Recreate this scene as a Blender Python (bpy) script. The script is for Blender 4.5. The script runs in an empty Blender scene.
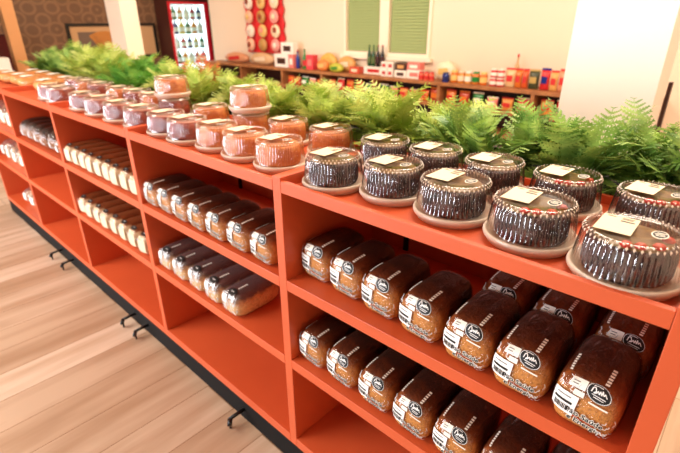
import bpy, math, random
from mathutils import Vector, Matrix
random.seed(11)
S = bpy.context.scene
COL = S.collection
PI = math.pi

# ------------------------------------------------------------------ camera
cd = bpy.data.cameras.new('camera'); cam = bpy.data.objects.new('camera', cd); COL.objects.link(cam)
yaw, pit, roll = 0.7497, -0.4258, -0.0062
d = Vector((-math.sin(yaw)*math.cos(pit), math.cos(yaw)*math.cos(pit), math.sin(pit)))
r = d.cross(Vector((0, 0, 1))).normalized(); u = r.cross(d)
r, u = math.cos(roll)*r + math.sin(roll)*u, -math.sin(roll)*r + math.cos(roll)*u
M = Matrix((r, u, -d)).transposed().to_4x4(); M.translation = Vector((.8978, -.7179, 1.4584))
cam.matrix_world = M
cd.sensor_width = 36; cd.lens = 23.95; cd.clip_start = .02
cd.dof.use_dof = True; cd.dof.focus_distance = 0.98; cd.dof.aperture_fstop = 4.0
S.camera = cam

# ------------------------------------------------------------------ light and exposure
w = bpy.data.worlds.new('world'); S.world = w; w.use_nodes = True
bg = w.node_tree.nodes['Background']; bg.inputs[0].default_value = (1, .93, .86, 1); bg.inputs[1].default_value = .018
S.view_settings.view_transform = 'Standard'; S.view_settings.look = 'None'
S.view_settings.exposure = 0.75; S.view_settings.gamma = 1; S.view_settings.use_curve_mapping = False

def area(name, loc, target, sx, sy, power, col):
    l = bpy.data.lights.new(name, 'AREA'); l.shape = 'RECTANGLE'; l.size = sx; l.size_y = sy
    l.energy = power; l.color = col
    o = bpy.data.objects.new(name, l); COL.objects.link(o); o.location = loc
    o.rotation_euler = (Vector(target)-Vector(loc)).to_track_quat('-Z', 'Y').to_euler()
    return o
area('shopfront_daylight', (-3.5, -4.6, 1.3), (-.8, .2, .7), 3.8, 1.8, 215, (.86, .92, 1))
area('ceiling_lamp_aisle', (-2.4, -2.2, 2.92), (-2.4, -1.9, 0), 2.6, .35, 70, (1, .93, .85))
for wx in (-2.7, -1.7, -.6): area('dome_streak_light', (wx, -4.6, 1.55), (wx*.4, .3, 1.0), .2, 2.1, 9, (.9, .95, 1))  # unseen strip lights added to draw streaks on the cake domes
area('ceiling_lamp_shelf', (.3, 1.3, 2.92), (.3, 1.0, 0), 1.6, .8, 58, (1, .9, .76))
area('ceiling_lamp_hall', (-3.4, 2.3, 2.92), (-3.4, 2.9, 0), 3.0, 1.2, 98, (1, .85, .68))
area('ceiling_lamp_right', (.6, 3.0, 2.92), (.2, 4.0, .6), 1.6, 1.2, 56, (1, .86, .72))
area('ceiling_lamp_corner', (-7.0, 2.6, 2.92), (-8, 3.3, .6), 1.5, 1.2, 50, (1, .82, .62))

# ------------------------------------------------------------------ materials
def lin(c):
    return tuple(((v/255+.055)/1.055)**2.4 if v > 10 else v/255/12.92 for v in c)+(1,)
def mat(name, c, rough=.5, metal=0, spec=.5, noise=None, bump=None, emit=None):
    m = bpy.data.materials.new(name); m.use_nodes = True; nt = m.node_tree; b = nt.nodes['Principled BSDF']
    b.inputs['Base Color'].default_value = lin(c); b.inputs['Roughness'].default_value = rough
    b.inputs['Metallic'].default_value = metal; b.inputs['Specular IOR Level'].default_value = spec
    if noise or bump: tc = nt.nodes.new('ShaderNodeTexCoord')
    if noise:                                   # (scale, second colour)
        n = nt.nodes.new('ShaderNodeTexNoise'); n.inputs['Scale'].default_value = noise[0]; n.inputs['Detail'].default_value = 4
        nt.links.new(tc.outputs['Object'], n.inputs['Vector'])
        rp = nt.nodes.new('ShaderNodeValToRGB'); rp.color_ramp.elements[0].position = .35; rp.color_ramp.elements[1].position = .65
        rp.color_ramp.elements[0].color = lin(c); rp.color_ramp.elements[1].color = lin(noise[1])
        nt.links.new(n.outputs[0], rp.inputs[0]); nt.links.new(rp.outputs[0], b.inputs['Base Color'])
    if bump:                                    # (scale, strength)
        n2 = nt.nodes.new('ShaderNodeTexNoise'); n2.inputs['Scale'].default_value = bump[0]; n2.inputs['Detail'].default_value = 3
        nt.links.new(tc.outputs['Object'], n2.inputs['Vector'])
        bp = nt.nodes.new('ShaderNodeBump'); bp.inputs['Strength'].default_value = bump[1]; bp.inputs['Distance'].default_value = .01
        nt.links.new(n2.outputs[0], bp.inputs['Height']); nt.links.new(bp.outputs[0], b.inputs['Normal'])
    if emit:
        b.inputs['Emission Color'].default_value = lin(emit[0]); b.inputs['Emission Strength'].default_value = emit[1]
    return m

def clear(name, tint, gloss=.1, rough=.08, bump=None, film=0, filmcol=(255, 255, 255)):
    """thin clear plastic: transparent + fresnel-weighted gloss (+ a little white film)"""
    m = bpy.data.materials.new(name); m.use_nodes = True; nt = m.node_tree
    for n in list(nt.nodes): nt.nodes.remove(n)
    out = nt.nodes.new('ShaderNodeOutputMaterial'); tr = nt.nodes.new('ShaderNodeBsdfTransparent'); gl = nt.nodes.new('ShaderNodeBsdfGlossy')
    tr.inputs[0].default_value = lin(tint); gl.inputs['Roughness'].default_value = rough
    lw = nt.nodes.new('ShaderNodeLayerWeight'); lw.inputs[0].default_value = .35
    mr = nt.nodes.new('ShaderNodeMapRange'); mr.inputs[3].default_value = gloss; mr.inputs[4].default_value = min(1, gloss*3+.25)
    nt.links.new(lw.outputs['Fresnel'], mr.inputs[0])
    mx = nt.nodes.new('ShaderNodeMixShader'); nt.links.new(mr.outputs[0], mx.inputs[0])
    nt.links.new(tr.outputs[0], mx.inputs[1]); nt.links.new(gl.outputs[0], mx.inputs[2])
    last = mx
    if film:
        df = nt.nodes.new('ShaderNodeBsdfDiffuse'); df.inputs[0].default_value = lin(filmcol)
        m2 = nt.nodes.new('ShaderNodeMixShader'); m2.inputs[0].default_value = film
        nt.links.new(mx.outputs[0], m2.inputs[1]); nt.links.new(df.outputs[0], m2.inputs[2]); last = m2
    nt.links.new(last.outputs[0], out.inputs[0])
    if bump:
        tc = nt.nodes.new('ShaderNodeTexCoord'); n2 = nt.nodes.new('ShaderNodeTexNoise'); n2.inputs['Scale'].default_value = bump[0]
        n2.inputs['Detail'].default_value = 3; n2.inputs['Distortion'].default_value = 1.2
        mp = nt.nodes.new('ShaderNodeMapping'); mp.inputs['Scale'].default_value = (1, .3, 1); nt.links.new(tc.outputs['Object'], mp.inputs[0]); nt.links.new(mp.outputs[0], n2.inputs['Vector'])
        bp = nt.nodes.new('ShaderNodeBump'); bp.inputs['Strength'].default_value = bump[1]; bp.inputs['Distance'].default_value = .01
        nt.links.new(n2.outputs[0], bp.inputs['Height']); nt.links.new(bp.outputs[0], gl.inputs['Normal']); nt.links.new(bp.outputs[0], lw.inputs['Normal'])
    return m

def crust(name, face, side, top, lo=.05, hi=.3, ztop=.62, zk=.9, deep=None):
    """baked bread: pale cut end and lower sides running into the dark top crust"""
    m = bpy.data.materials.new(name); m.use_nodes = True; nt = m.node_tree; b = nt.nodes['Principled BSDF']
    tc = nt.nodes.new('ShaderNodeTexCoord'); sp = nt.nodes.new('ShaderNodeSeparateXYZ'); nt.links.new(tc.outputs['Generated'], sp.inputs[0])
    n = nt.nodes.new('ShaderNodeTexNoise'); n.inputs['Scale'].default_value = 38; n.inputs['Detail'].default_value = 5
    nt.links.new(tc.outputs['Object'], n.inputs['Vector'])
    def mth(op, v0, v1):
        q = nt.nodes.new('ShaderNodeMath'); q.operation = op
        for i, v in enumerate((v0, v1)):
            if isinstance(v, (int, float)): q.inputs[i].default_value = v
            else: nt.links.new(v, q.inputs[i])
        return q.outputs[0]
    zz = mth('MULTIPLY', mth('MAXIMUM', mth('SUBTRACT', sp.outputs[2], ztop), 0), zk)
    val = mth('ADD', mth('ADD', sp.outputs[1], zz), mth('MULTIPLY', mth('SUBTRACT', n.outputs[0], .5), .5))
    rp = nt.nodes.new('ShaderNodeValToRGB'); e = rp.color_ramp.elements
    e[0].position = lo; e[0].color = lin(face); e[1].position = hi; e[1].color = lin(top)
    k = rp.color_ramp.elements.new(lo+(hi-lo)*.55); k.color = lin(side)
    if deep: e[-1].position = hi; q = rp.color_ramp.elements.new(min(1, hi+.42)); q.color = lin(deep)
    nt.links.new(val, rp.inputs[0])
    n3 = nt.nodes.new('ShaderNodeTexNoise'); n3.inputs['Scale'].default_value = 150; n3.inputs['Detail'].default_value = 4
    nt.links.new(tc.outputs['Object'], n3.inputs['Vector'])
    mx = nt.nodes.new('ShaderNodeMix'); mx.data_type = 'RGBA'; mx.blend_type = 'MULTIPLY'; mx.inputs[0].default_value = .6
    r2 = nt.nodes.new('ShaderNodeValToRGB'); r2.color_ramp.elements[0].position = .36; r2.color_ramp.elements[0].color = (.55, .42, .3, 1); r2.color_ramp.elements[1].position = .52
    r2.color_ramp.elements[1].color = (1, 1, 1, 1)
    nt.links.new(n3.outputs[0], r2.inputs[0]); nt.links.new(rp.outputs[0], mx.inputs[6]); nt.links.new(r2.outputs[0], mx.inputs[7])
    nt.links.new(mx.outputs[2], b.inputs['Base Color']); b.inputs['Roughness'].default_value = .6
    bp = nt.nodes.new('ShaderNodeBump'); bp.inputs['Strength'].default_value = .5; bp.inputs['Distance'].default_value = .004
    nt.links.new(n3.outputs[0], bp.inputs['Height']); nt.links.new(bp.outputs[0], b.inputs['Normal'])
    return m

def planks(name):
    m = bpy.data.materials.new(name); m.use_nodes = True; nt = m.node_tree; b = nt.nodes['Principled BSDF']
    tc = nt.nodes.new('ShaderNodeTexCoord'); mp = nt.nodes.new('ShaderNodeMapping'); mp.inputs['Rotation'].default_value = (0, 0, PI/2)
    nt.links.new(tc.outputs['Object'], mp.inputs[0])
    br = nt.nodes.new('ShaderNodeTexBrick'); br.inputs['Scale'].default_value = 1; br.inputs['Brick Width'].default_value = 1.3; br.inputs['Row Height'].default_value = .19
    br.inputs['Mortar Size'].default_value = .002; br.inputs['Mortar Smooth'].default_value = .3; br.offset = .37
    br.inputs['Color1'].default_value = lin((218, 192, 168)); br.inputs['Color2'].default_value = lin((188, 156, 128)); br.inputs['Mortar'].default_value = lin((140, 100, 66))
    nt.links.new(mp.outputs[0], br.inputs[0])
    m2 = nt.nodes.new('ShaderNodeMapping'); m2.inputs['Scale'].default_value = (7, .7, 1); nt.links.new(tc.outputs['Object'], m2.inputs[0])
    n = nt.nodes.new('ShaderNodeTexNoise'); n.inputs['Scale'].default_value = 1.6; n.inputs['Detail'].default_value = 5; nt.links.new(m2.outputs[0], n.inputs[0])
    rp = nt.nodes.new('ShaderNodeValToRGB'); rp.color_ramp.elements[0].position = .32; rp.color_ramp.elements[0].color = (.66, .55, .45, 1)
    rp.color_ramp.elements[1].position = .62; rp.color_ramp.elements[1].color = (1, 1, 1, 1); nt.links.new(n.outputs[0], rp.inputs[0])
    mx = nt.nodes.new('ShaderNodeMix'); mx.data_type = 'RGBA'; mx.blend_type = 'MULTIPLY'; mx.inputs[0].default_value = .8
    nt.links.new(br.outputs[0], mx.inputs[6]); nt.links.new(rp.outputs[0], mx.inputs[7]); nt.links.new(mx.outputs[2], b.inputs['Base Color'])
    b.inputs['Roughness'].default_value = .42
    return m

def damask(name):
    m = bpy.data.materials.new(name); m.use_nodes = True; nt = m.node_tree; b = nt.nodes['Principled BSDF']
    tc = nt.nodes.new('ShaderNodeTexCoord'); mp = nt.nodes.new('ShaderNodeMapping'); mp.inputs['Scale'].default_value = (1, 1.9, 2.2)
    mp.inputs['Rotation'].default_value = (PI/4, 0, 0)
    nt.links.new(tc.outputs['Object'], mp.inputs[0])
    v = nt.nodes.new('ShaderNodeTexVoronoi'); v.inputs['Scale'].default_value = 1.9; v.inputs['Randomness'].default_value = .15; nt.links.new(mp.outputs[0], v.inputs[0])
    wv = nt.nodes.new('ShaderNodeMath'); wv.operation = 'MULTIPLY'; wv.inputs[1].default_value = 17; nt.links.new(v.outputs[0], wv.inputs[0])
    sn = nt.nodes.new('ShaderNodeMath'); sn.operation = 'SINE'; nt.links.new(wv.outputs[0], sn.inputs[0])
    n = nt.nodes.new('ShaderNodeTexNoise'); n.inputs['Scale'].default_value = 9; nt.links.new(tc.outputs['Object'], n.inputs[0])
    ad = nt.nodes.new('ShaderNodeMath'); ad.operation = 'MULTIPLY'; nt.links.new(sn.outputs[0], ad.inputs[0]); nt.links.new(n.outputs[0], ad.inputs[1])
    rp = nt.nodes.new('ShaderNodeValToRGB'); rp.color_ramp.elements[0].position = .0; rp.color_ramp.elements[0].color = lin((108, 78, 54))
    rp.color_ramp.elements[1].position = .45; rp.color_ramp.elements[1].color = lin((134, 98, 68)); nt.links.new(ad.outputs[0], rp.inputs[0])
    nt.links.new(rp.outputs[0], b.inputs['Base Color']); b.inputs['Roughness'].default_value = .7
    return m

RED = mat('coral_red_laminate', (208, 90, 48), .4, noise=(3, (200, 84, 44)))
BLACK = mat('black_plinth', (14, 12, 12), .7, spec=.2)
BLK = mat('black_plastic', (14, 13, 13), .35)
CREAM = mat('cream_wall_paint', (244, 222, 196), .8, bump=(60, .05))
WHITEP = mat('white_pillar_paint', (246, 238, 224), .7, bump=(40, .05))
BEIGE = mat('beige_post_paint', (205, 146, 92), .6)
CAKELAB = mat('cream_cake_label', (238, 220, 184), .6)
PAPER = mat('label_paper', (244, 238, 224), .6)
WHITE = mat('white_sticker', (250, 248, 244), .5)
INK = mat('print_ink', (20, 18, 18), .5)
GREYINK = mat('grey_print', (120, 112, 108), .6)
REDINK = mat('red_print', (190, 30, 30), .5)
KICKW = mat('floor_wood', (200, 160, 120))
FLOOR = planks('oak_plank_floor')
WALLP = damask('brown_damask_wallpaper')
DOME = clear('clear_cake_dome', (252, 250, 248), .09, .06)
BEADS = clear('frosted_rim_beads', (250, 246, 240), .2, .1, film=.7, filmcol=(255, 236, 214))
BASEM = clear('clear_cake_base', (245, 236, 226), .14, .15, film=.6, filmcol=(250, 228, 206))
BAG = clear('clear_bread_bag', (252, 248, 244), .05, .07, bump=(60, 1.0))
BAGW = clear('milky_crinkled_bag', (252, 248, 246), .1, .1, bump=(75, 1.0), film=.05, filmcol=(250, 240, 246))
LOAF = crust('sandwich_loaf_crust', (224, 156, 80), (176, 98, 40), (122, 58, 18), .06, .46, .56, .95, (56, 25, 12))
LOAF2 = crust('milk_loaf_crust', (250, 210, 130), (232, 168, 84), (80, 32, 14), .10, .5, .42, 1.3)
for n_ in LOAF2.node_tree.nodes:
    if n_.type == 'MATH' and n_.operation == 'ADD' and n_.inputs[0].links and n_.inputs[0].links[0].from_node.type == 'SEPXYZ':
        n_.inputs[0].links and LOAF2.node_tree.links.remove(n_.inputs[0].links[0]); n_.inputs[0].default_value = 0
LOAF3 = crust('white_loaf_crust', (250, 232, 202), (240, 214, 176), (150, 84, 42), .1, .3, .7, .9)
LOAF4 = crust('rye_loaf_crust', (160, 104, 58), (92, 50, 26), (46, 24, 16), .02, .2, .6, .6)
ROLL = mat('bread_roll_crust', (214, 136, 62), .5, noise=(22, (240, 196, 132)))
CHOC = mat('chocolate_cake', (80, 40, 34), .5, noise=(60, (38, 20, 16)), bump=(140, .5))
GOLD = mat('orange_cake', (214, 112, 52), .55, noise=(40, (236, 150, 76)), bump=(140, .4))
ROSE = mat('berry_swirl_cake', (176, 78, 56), .55, noise=(38, (120, 44, 40)), bump=(140, .4))
LIDTAN = mat('lid_reflection_tan', (150, 118, 66), .3, noise=(40, (112, 80, 46)))  # tan of reflections on the lid, painted onto the cake top
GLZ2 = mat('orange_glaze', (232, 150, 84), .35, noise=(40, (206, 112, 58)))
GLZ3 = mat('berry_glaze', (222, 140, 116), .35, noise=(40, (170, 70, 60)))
FRUIT = mat('red_fruit', (216, 40, 24), .3)
OLIVE = mat('gold_brown_seal_card', (120, 92, 48), .4)
SOIL = mat('potting_soil', (34, 24, 18), .9, bump=(60, .8))
TROUGH = mat('dark_planter_wood', (58, 34, 24), .6)
WOOD = mat('brown_counter_wood', (176, 118, 72), .5, noise=(12, (150, 96, 56)))
DARKW = mat('dark_brown_wood', (58, 24, 16), .45)
BLIND = mat('green_blind', (166, 182, 120), .6)
FRAMEW = mat('cream_window_frame', (250, 236, 212), .5)
GLASS = clear('window_glass', (240, 250, 244), .04, .03)

# ------------------------------------------------------------------ mesh helpers
class MB:
    def __init__(s): s.v = []; s.f = []; s.m = []; s.s = []
    def add(s, vs, fs, mi=0, smooth=False):
        o = len(s.v); s.v += [tuple(v) for v in vs]; s.f += [tuple(i+o for i in f) for f in fs]
        s.m += [mi]*len(fs); s.s += [smooth]*len(fs); return s
    def box(s, x0, x1, y0, y1, z0, z1, mi=0, mx=None):
        vs = [(x0, y0, z0), (x1, y0, z0), (x1, y1, z0), (x0, y1, z0), (x0, y0, z1), (x1, y0, z1), (x1, y1, z1), (x0, y1, z1)]
        if mx: vs = [mx @ Vector(v) for v in vs]
        return s.add(vs, [(0, 3, 2, 1), (4, 5, 6, 7), (0, 1, 5, 4), (1, 2, 6, 5), (2, 3, 7, 6), (3, 0, 4, 7)], mi)
    def lathe(s, prof, n=32, c=(0, 0, 0), mi=0, smooth=True, mod=None, cap0=True, cap1=True):
        vs = []; fs = []
        for (R, z) in prof:
            for k in range(n):
                a = 2*PI*k/n; q = R*(mod(a, z) if mod else 1)
                vs.append((c[0]+q*math.cos(a), c[1]+q*math.sin(a), c[2]+z))
        for i in range(len(prof)-1):
            for k in range(n):
                k2 = (k+1) % n; fs.append((i*n+k, i*n+k2, (i+1)*n+k2, (i+1)*n+k))
        if cap0: fs.append(tuple(range(n-1, -1, -1)))
        if cap1: fs.append(tuple((len(prof)-1)*n+k for k in range(n)))
        return s.add(vs, fs, mi, smooth)
    def tube(s, pts, R, n=8, mi=0):
        pts = [Vector(p) for p in pts]; vs = []; fs = []
        for i, p in enumerate(pts):
            t = (pts[min(i+1, len(pts)-1)]-pts[max(i-1, 0)]).normalized()
            a = t.cross(Vector((0, 0, 1)) if abs(t.z) < .9 else Vector((1, 0, 0))).normalized(); b = t.cross(a)
            rr = R[i] if isinstance(R, (list, tuple)) else R
            for k in range(n): vs.append(p+a*math.cos(2*PI*k/n)*rr+b*math.sin(2*PI*k/n)*rr)
        for i in range(len(pts)-1):
            for k in range(n): fs.append((i*n+k, i*n+(k+1) % n, (i+1)*n+(k+1) % n, (i+1)*n+k))
        fs.append(tuple(range(n-1, -1, -1))); fs.append(tuple((len(pts)-1)*n+k for k in range(n)))
        return s.add(vs, fs, mi, True)
    def build(s, name, m, parent=None, bevel=0):
        me = bpy.data.meshes.new(name); me.from_pydata(s.v, [], s.f)
        for q in (m if isinstance(m, (list, tuple)) else [m]): me.materials.append(q)
        me.polygons.foreach_set('material_index', s.m); me.polygons.foreach_set('use_smooth', s.s); me.update()
        o = bpy.data.objects.new(name, me); COL.objects.link(o)
        if parent: o.parent = parent
        if bevel:
            b = o.modifiers.new('bevel', 'BEVEL'); b.width = bevel; b.segments = 2; b.limit_method = 'ANGLE'
        return o
def tag(o, label, cat, group=None):
    o['label'] = label; o['category'] = cat
    if group: o['group'] = group
    return o
def thing(name, label, cat, loc=(0, 0, 0), rz=0, group=None):
    o = bpy.data.objects.new(name, None); COL.objects.link(o); o.empty_display_size = .05
    o.location = loc; o.rotation_euler = (0, 0, rz); return tag(o, label, cat, group)
def struct(name, mb, m):
    o = mb.build(name, m); o['kind'] = 'structure'; return o
def dup(root, loc, rz, label, group=None):
    q = root.copy(); COL.objects.link(q); q.location = loc; q.rotation_euler = (0, 0, rz); q['label'] = label
    if group: q['group'] = group
    for ch in list(root.children):
        c = ch.copy(); COL.objects.link(c); c.parent = q
        for g in list(ch.children):
            e = g.copy(); COL.objects.link(e); e.parent = c
    return q
ORD = ['first', 'second', 'third', 'fourth', 'fifth', 'sixth', 'seventh', 'eighth', 'ninth', 'tenth', 'eleventh', 'twelfth']

# ------------------------------------------------------------------ setting
struct('floor', MB().box(-10.2, 3.2, -5, 6.6, -.08, 0), FLOOR)
struct('ceiling', MB().box(-10.2, 3.2, -1.9, 6.6, 2.95, 3.05), CREAM)
# back wall with a window hole, its left end stops short of the drinks cooler
wx0, wx1, wz0 = -4.29, -2.71, .985
b = MB(); b.box(-8.05, wx0, 5, 5.16, 0, 2.95); b.box(wx1, 3.2, 5, 5.16, 0, 2.95); b.box(wx0, wx1, 5, 5.16, 0, wz0); b.box(wx0, wx1, 5, 5.16, 2.1, 2.95)
struct('wall_back', b, CREAM)
b = MB(); b.box(-9.12, -9, -5, 6.4, 0, 2.95); struct('wall_left', b, WALLP)
b = MB(); b.box(-9, -8.05, 6.2, 6.32, 0, 2.95); struct('wall_alcove', b, WALLP)
b = MB(); b.box(3.05, 3.17, -5, 5, 0, 2.95); struct('wall_right', b, CREAM)
win = MB()
for a, c in ((wx0, wx0+.045), (wx1-.045, wx1)): win.box(a, c, 4.97, 5.09, wz0, 2.1)
win.box(-3.585, -3.42, 4.97, 5.09, wz0, 2.1)
for a, c in ((wx0+.0452, -3.5852), (-3.4198, wx1-.0452)): win.box(a, c, 4.972, 5.088, wz0, wz0+.05); win.box(a, c, 4.972, 5.088, 2.05, 2.1)
win_o = struct('window_1', win, FRAMEW)
MB().box(wx0-.05, wx1+.05, 4.93, 4.998, wz0-.05, wz0).build('window_sill', FRAMEW, win_o)
for a, c in ((wx0+.045, -3.585), (-3.42, wx1-.045)): MB().box(a, c, 5.05, 5.056, wz0+.05, 2.05).build('pane', GLASS, win_o)
for a, c, lb in ((wx0+.05, -3.59, 'left'), (-3.415, wx1-.05, 'right')):
    t = thing('window_blind', 'green slatted blind in the %s half of the back window' % lb, 'blind', ((a+c)/2, 5.03, wz0+.055))
    b = MB(); hw = (c-a)/2; mx = Matrix.Rotation(math.radians(62), 4, 'X')
    for k in range(25):
        b.box(-hw, hw, -.021, .021, -.001, .001, mx=Matrix.Translation((0, 0, .022+k*.04)) @ mx)
    b.build('slats', BLIND, t); MB().box(-hw, hw, -.018, .018, 1.0, 1.0+.03).build('head_rail', BLIND, t)
# pillars
struct('pillar_right', MB().box(.165, .54, 1.6, 1.83, 0, 2.95), WHITEP)
struct('pillar_hall', MB().box(-5.94, -5.5, 2.07, 2.29, 0, 2.95), CREAM)
struct('pillar_far', MB().box(-8.18, -8.0, 1.36, 1.53, 0, 2.95), BEIGE)
t = MB().box(.541, .556, 1.84, 1.87, 0, 1.2).build('wooden_board', DARKW); tag(t, 'narrow dark brown board standing upright behind the white pillar', 'board')

# ------------------------------------------------------------------ the coral shelf run
ZT, ZTRAY, ZP = 1.078, 1.058, 1.0877
S1, S2, S3, KICK = .777, .486, .139, .101
PT = .0335; DEP = .46; DIN = .392; W = .9
def panel(parent):
    return MB().box(-PT/2, PT/2, 0, DEP, KICK, ZP).build('side_panel', RED, parent, .0015)
names = ['nearest coral red shelf unit, end panel at right, dark cakes on top',
         'second coral red shelf unit, below the orange cakes and a stacked pair',
         'middle coral red shelf unit holding white wrapped loaves on two shelves',
         'fourth coral red shelf unit, mostly empty below a few dark loaves',
         'farthest coral red shelf unit with bread rolls and packets on top']
for i in range(5):
    x0 = -W*i
    t = thing('shelf_unit', names[i], 'shelf unit', (x0, 0, 0), 0, 'coral shelf units in a row')
    panel(t)
    if i == 0:
        MB().box(W-PT/2, W+PT/2, 0, DEP, KICK, ZP).build('side_panel', RED, t, .0015)
    a, c = PT/2+.0005, W-PT/2-.0005
    b = MB(); b.box(a, c, .014, DEP-.01, ZTRAY-.012, ZTRAY); b.box(a, c, 0, .0138, ZT-.032, ZT); b.box(a, c, DEP-.0098, DEP+.002, ZTRAY-.012, ZT)
    b.build('top_tray', RED, t, .001)
    for z in (S1, S2): MB().box(a, c, 0, DIN-.0005, z-.034, z).build('shelf_board', RED, t, .001)
    MB().box(a, c, 0, DIN-.0005, KICK, S3).build('bottom_board', RED, t, .001)
    MB().box(a, c, DIN, DIN+.012, KICK, ZTRAY-.0125).build('back_panel', RED, t)
    for za, zb in ((S1+.0005, ZTRAY-.013), (S2+.0005, S1-.035)): MB().box(.152, .168, DIN-.0085, DIN-.0005, za, zb).build('back_rail', BLK, t)
    MB().box(-PT/2 if i == 4 else 0, W+(PT/2 if i == 0 else 0), .002, DEP-.02, 0, KICK-.0005).build('plinth', BLACK, t)
    for dx in {1: (.60,), 2: (.54, .685), 3: (.34, .55)}.get(i, ()):
        b = MB(); b.tube([(dx, .01, .052), (dx-.004, -.03, .05), (dx-.006, -.066, .046)], .0075, 8)
        b.tube([(dx-.006, -.062, .047), (dx+.012, -.078, .034)], .0095, 8); b.tube([(dx-.006, -.066, .046), (dx-.006, -.066, .002)], .005, 8)
        b.build('foot_lever', BLK, t)

# planter trough behind the shelves
t = thing('planter_trough', 'long dark planter trough behind the coral shelves holding the ferns', 'planter', (-1.4, .6, 0))
b = MB(); b.box(-2.35, 2.31, -.13, -.115, 0, 1.07); b.box(-2.35, 2.31, .135, .15, 0, 1.07); b.box(-2.35, -2.335, -.115, .135, 0, 1.07); b.box(2.295, 2.31, -.115, .135, 0, 1.07)
b.build('trough', TROUGH, t); MB().box(-2.335, 2.295, -.115, .135, .9, 1.05).build('soil', SOIL, t)

# ------------------------------------------------------------------ ferns
def fern_mesh(name, seed, m, n=28, spread=.8, hgt=1.0, feather=True):
    R = random.Random(seed); b = MB()
    for q in range(n):
        az = R.uniform(0, 2*PI); el = R.uniform(.45, 1.45) if q > n*.25 else R.uniform(.15, .6)
        L = R.uniform(.17, .27)*hgt; droop = R.uniform(.25, .9)
        base = Vector((R.uniform(-.05, .05), R.uniform(-.03, .03), R.uniform(0, .03)))
        hd = Vector((math.cos(az)*spread, math.sin(az)*.75*spread, 0)); p = base.copy(); N = 15; step = L/N; pts = [p.copy()]; dirs = []
        for k in range(N):
            e = el-droop*(k/N)**1.4*1.3
            dv = (hd*math.cos(e)+Vector((0, 0, math.sin(e)))).normalized(); p = p+dv*step; pts.append(p.copy()); dirs.append(dv)
        side = Vector((-math.sin(az), math.cos(az), 0)); roll_ = R.uniform(-.5, .5)
        for k in range(1, N+1):
            dv = dirs[k-1]; up = side.cross(dv); sd = side*math.cos(roll_)+up*math.sin(roll_)
            c0 = pts[k]; wd = .0009
            b.add([pts[k-1]-sd*wd, pts[k-1]+sd*wd, c0+sd*wd, c0-sd*wd], [(0, 1, 2, 3)])
            f = k/N; ll = (.052*math.sin(PI*min(1, f*.86+.12))**.8+.004)*L/.24*R.uniform(.85, 1.1)
            nrm = sd.cross(dv)
            for sg in (-1, 1):
                ax = (sd*sg*.82+dv*.57+nrm*R.uniform(-.12, .3)).normalized(); pr = ax.cross(nrm).normalized()
                J = 5
                for j in range(J):
                    g0 = j/J; g1 = (j+1)/J; hw = ll*.26*(1-g0*.75)
                    q0 = c0+ax*ll*g0; q1 = c0+ax*ll*(g1+.08); mid = c0+ax*ll*(g0+.22)
                    b.add([q0, mid+pr*hw+ax*ll*.1, q1, mid-pr*hw+ax*ll*.1], [(0, 1, 2, 3)])
    return b
def leafmat(name, c1, c2, rough=.5):
    m = bpy.data.materials.new(name); m.use_nodes = True; nt = m.node_tree; p = nt.nodes['Principled BSDF']
    tc = nt.nodes.new('ShaderNodeTexCoord'); n = nt.nodes.new('ShaderNodeTexNoise'); n.inputs['Scale'].default_value = 14; n.inputs['Detail'].default_value = 3
    nt.links.new(tc.outputs['Object'], n.inputs[0]); rp = nt.nodes.new('ShaderNodeValToRGB')
    rp.color_ramp.elements[0].position = .38; rp.color_ramp.elements[0].color = lin(c1); rp.color_ramp.elements[1].position = .62; rp.color_ramp.elements[1].color = lin(c2)
    nt.links.new(n.outputs[0], rp.inputs[0]); nt.links.new(rp.outputs[0], p.inputs['Base Color']); p.inputs['Roughness'].default_value = rough
    tr = nt.nodes.new('ShaderNodeBsdfTranslucent'); nt.links.new(rp.outputs[0], tr.inputs[0])
    mx = nt.nodes.new('ShaderNodeMixShader'); mx.inputs[0].default_value = .18; out = nt.nodes['Material Output']
    nt.links.new(p.outputs[0], mx.inputs[1]); nt.links.new(tr.outputs[0], mx.inputs[2]); nt.links.new(mx.outputs[0], out.inputs[0])
    return m
LY = leafmat('yellow_green_fronds', (152, 178, 66), (208, 218, 116)); LG = leafmat('bright_green_fronds', (84, 150, 50), (140, 192, 80))
LD = leafmat('mid_green_fronds', (96, 136, 54), (172, 200, 98)); LR = leafmat('orange_tipped_leaves', (150, 160, 60), (216, 92, 44))
variants = {}
def fern(x, y, kind, label, sc=1, rz=0, z=1.05):
    m = {'y': LY, 'g': LG, 'd': LD, 'r': LR}[kind]; key = (kind, random.randrange(3))
    if key not in variants:
        o = fern_mesh('fern', hash(kind) % 7+key[1]*13+5 if False else {'y': 1, 'g': 2, 'd': 3, 'r': 4}[kind]*17+key[1], m).build('fern', m); variants[key] = o
    else:
        o = variants[key].copy(); COL.objects.link(o)
    o.location = (x, y, z); o.rotation_euler = (0, 0, rz); o.scale = (sc, sc, sc)
    return tag(o, label, 'plant', 'ferns along the trough')
kinds = 'gdddddyyyyyyyyyyrryygggggyyyyddd'
xs = [.86-i*.148 for i in range(31)]
fl = []
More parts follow.
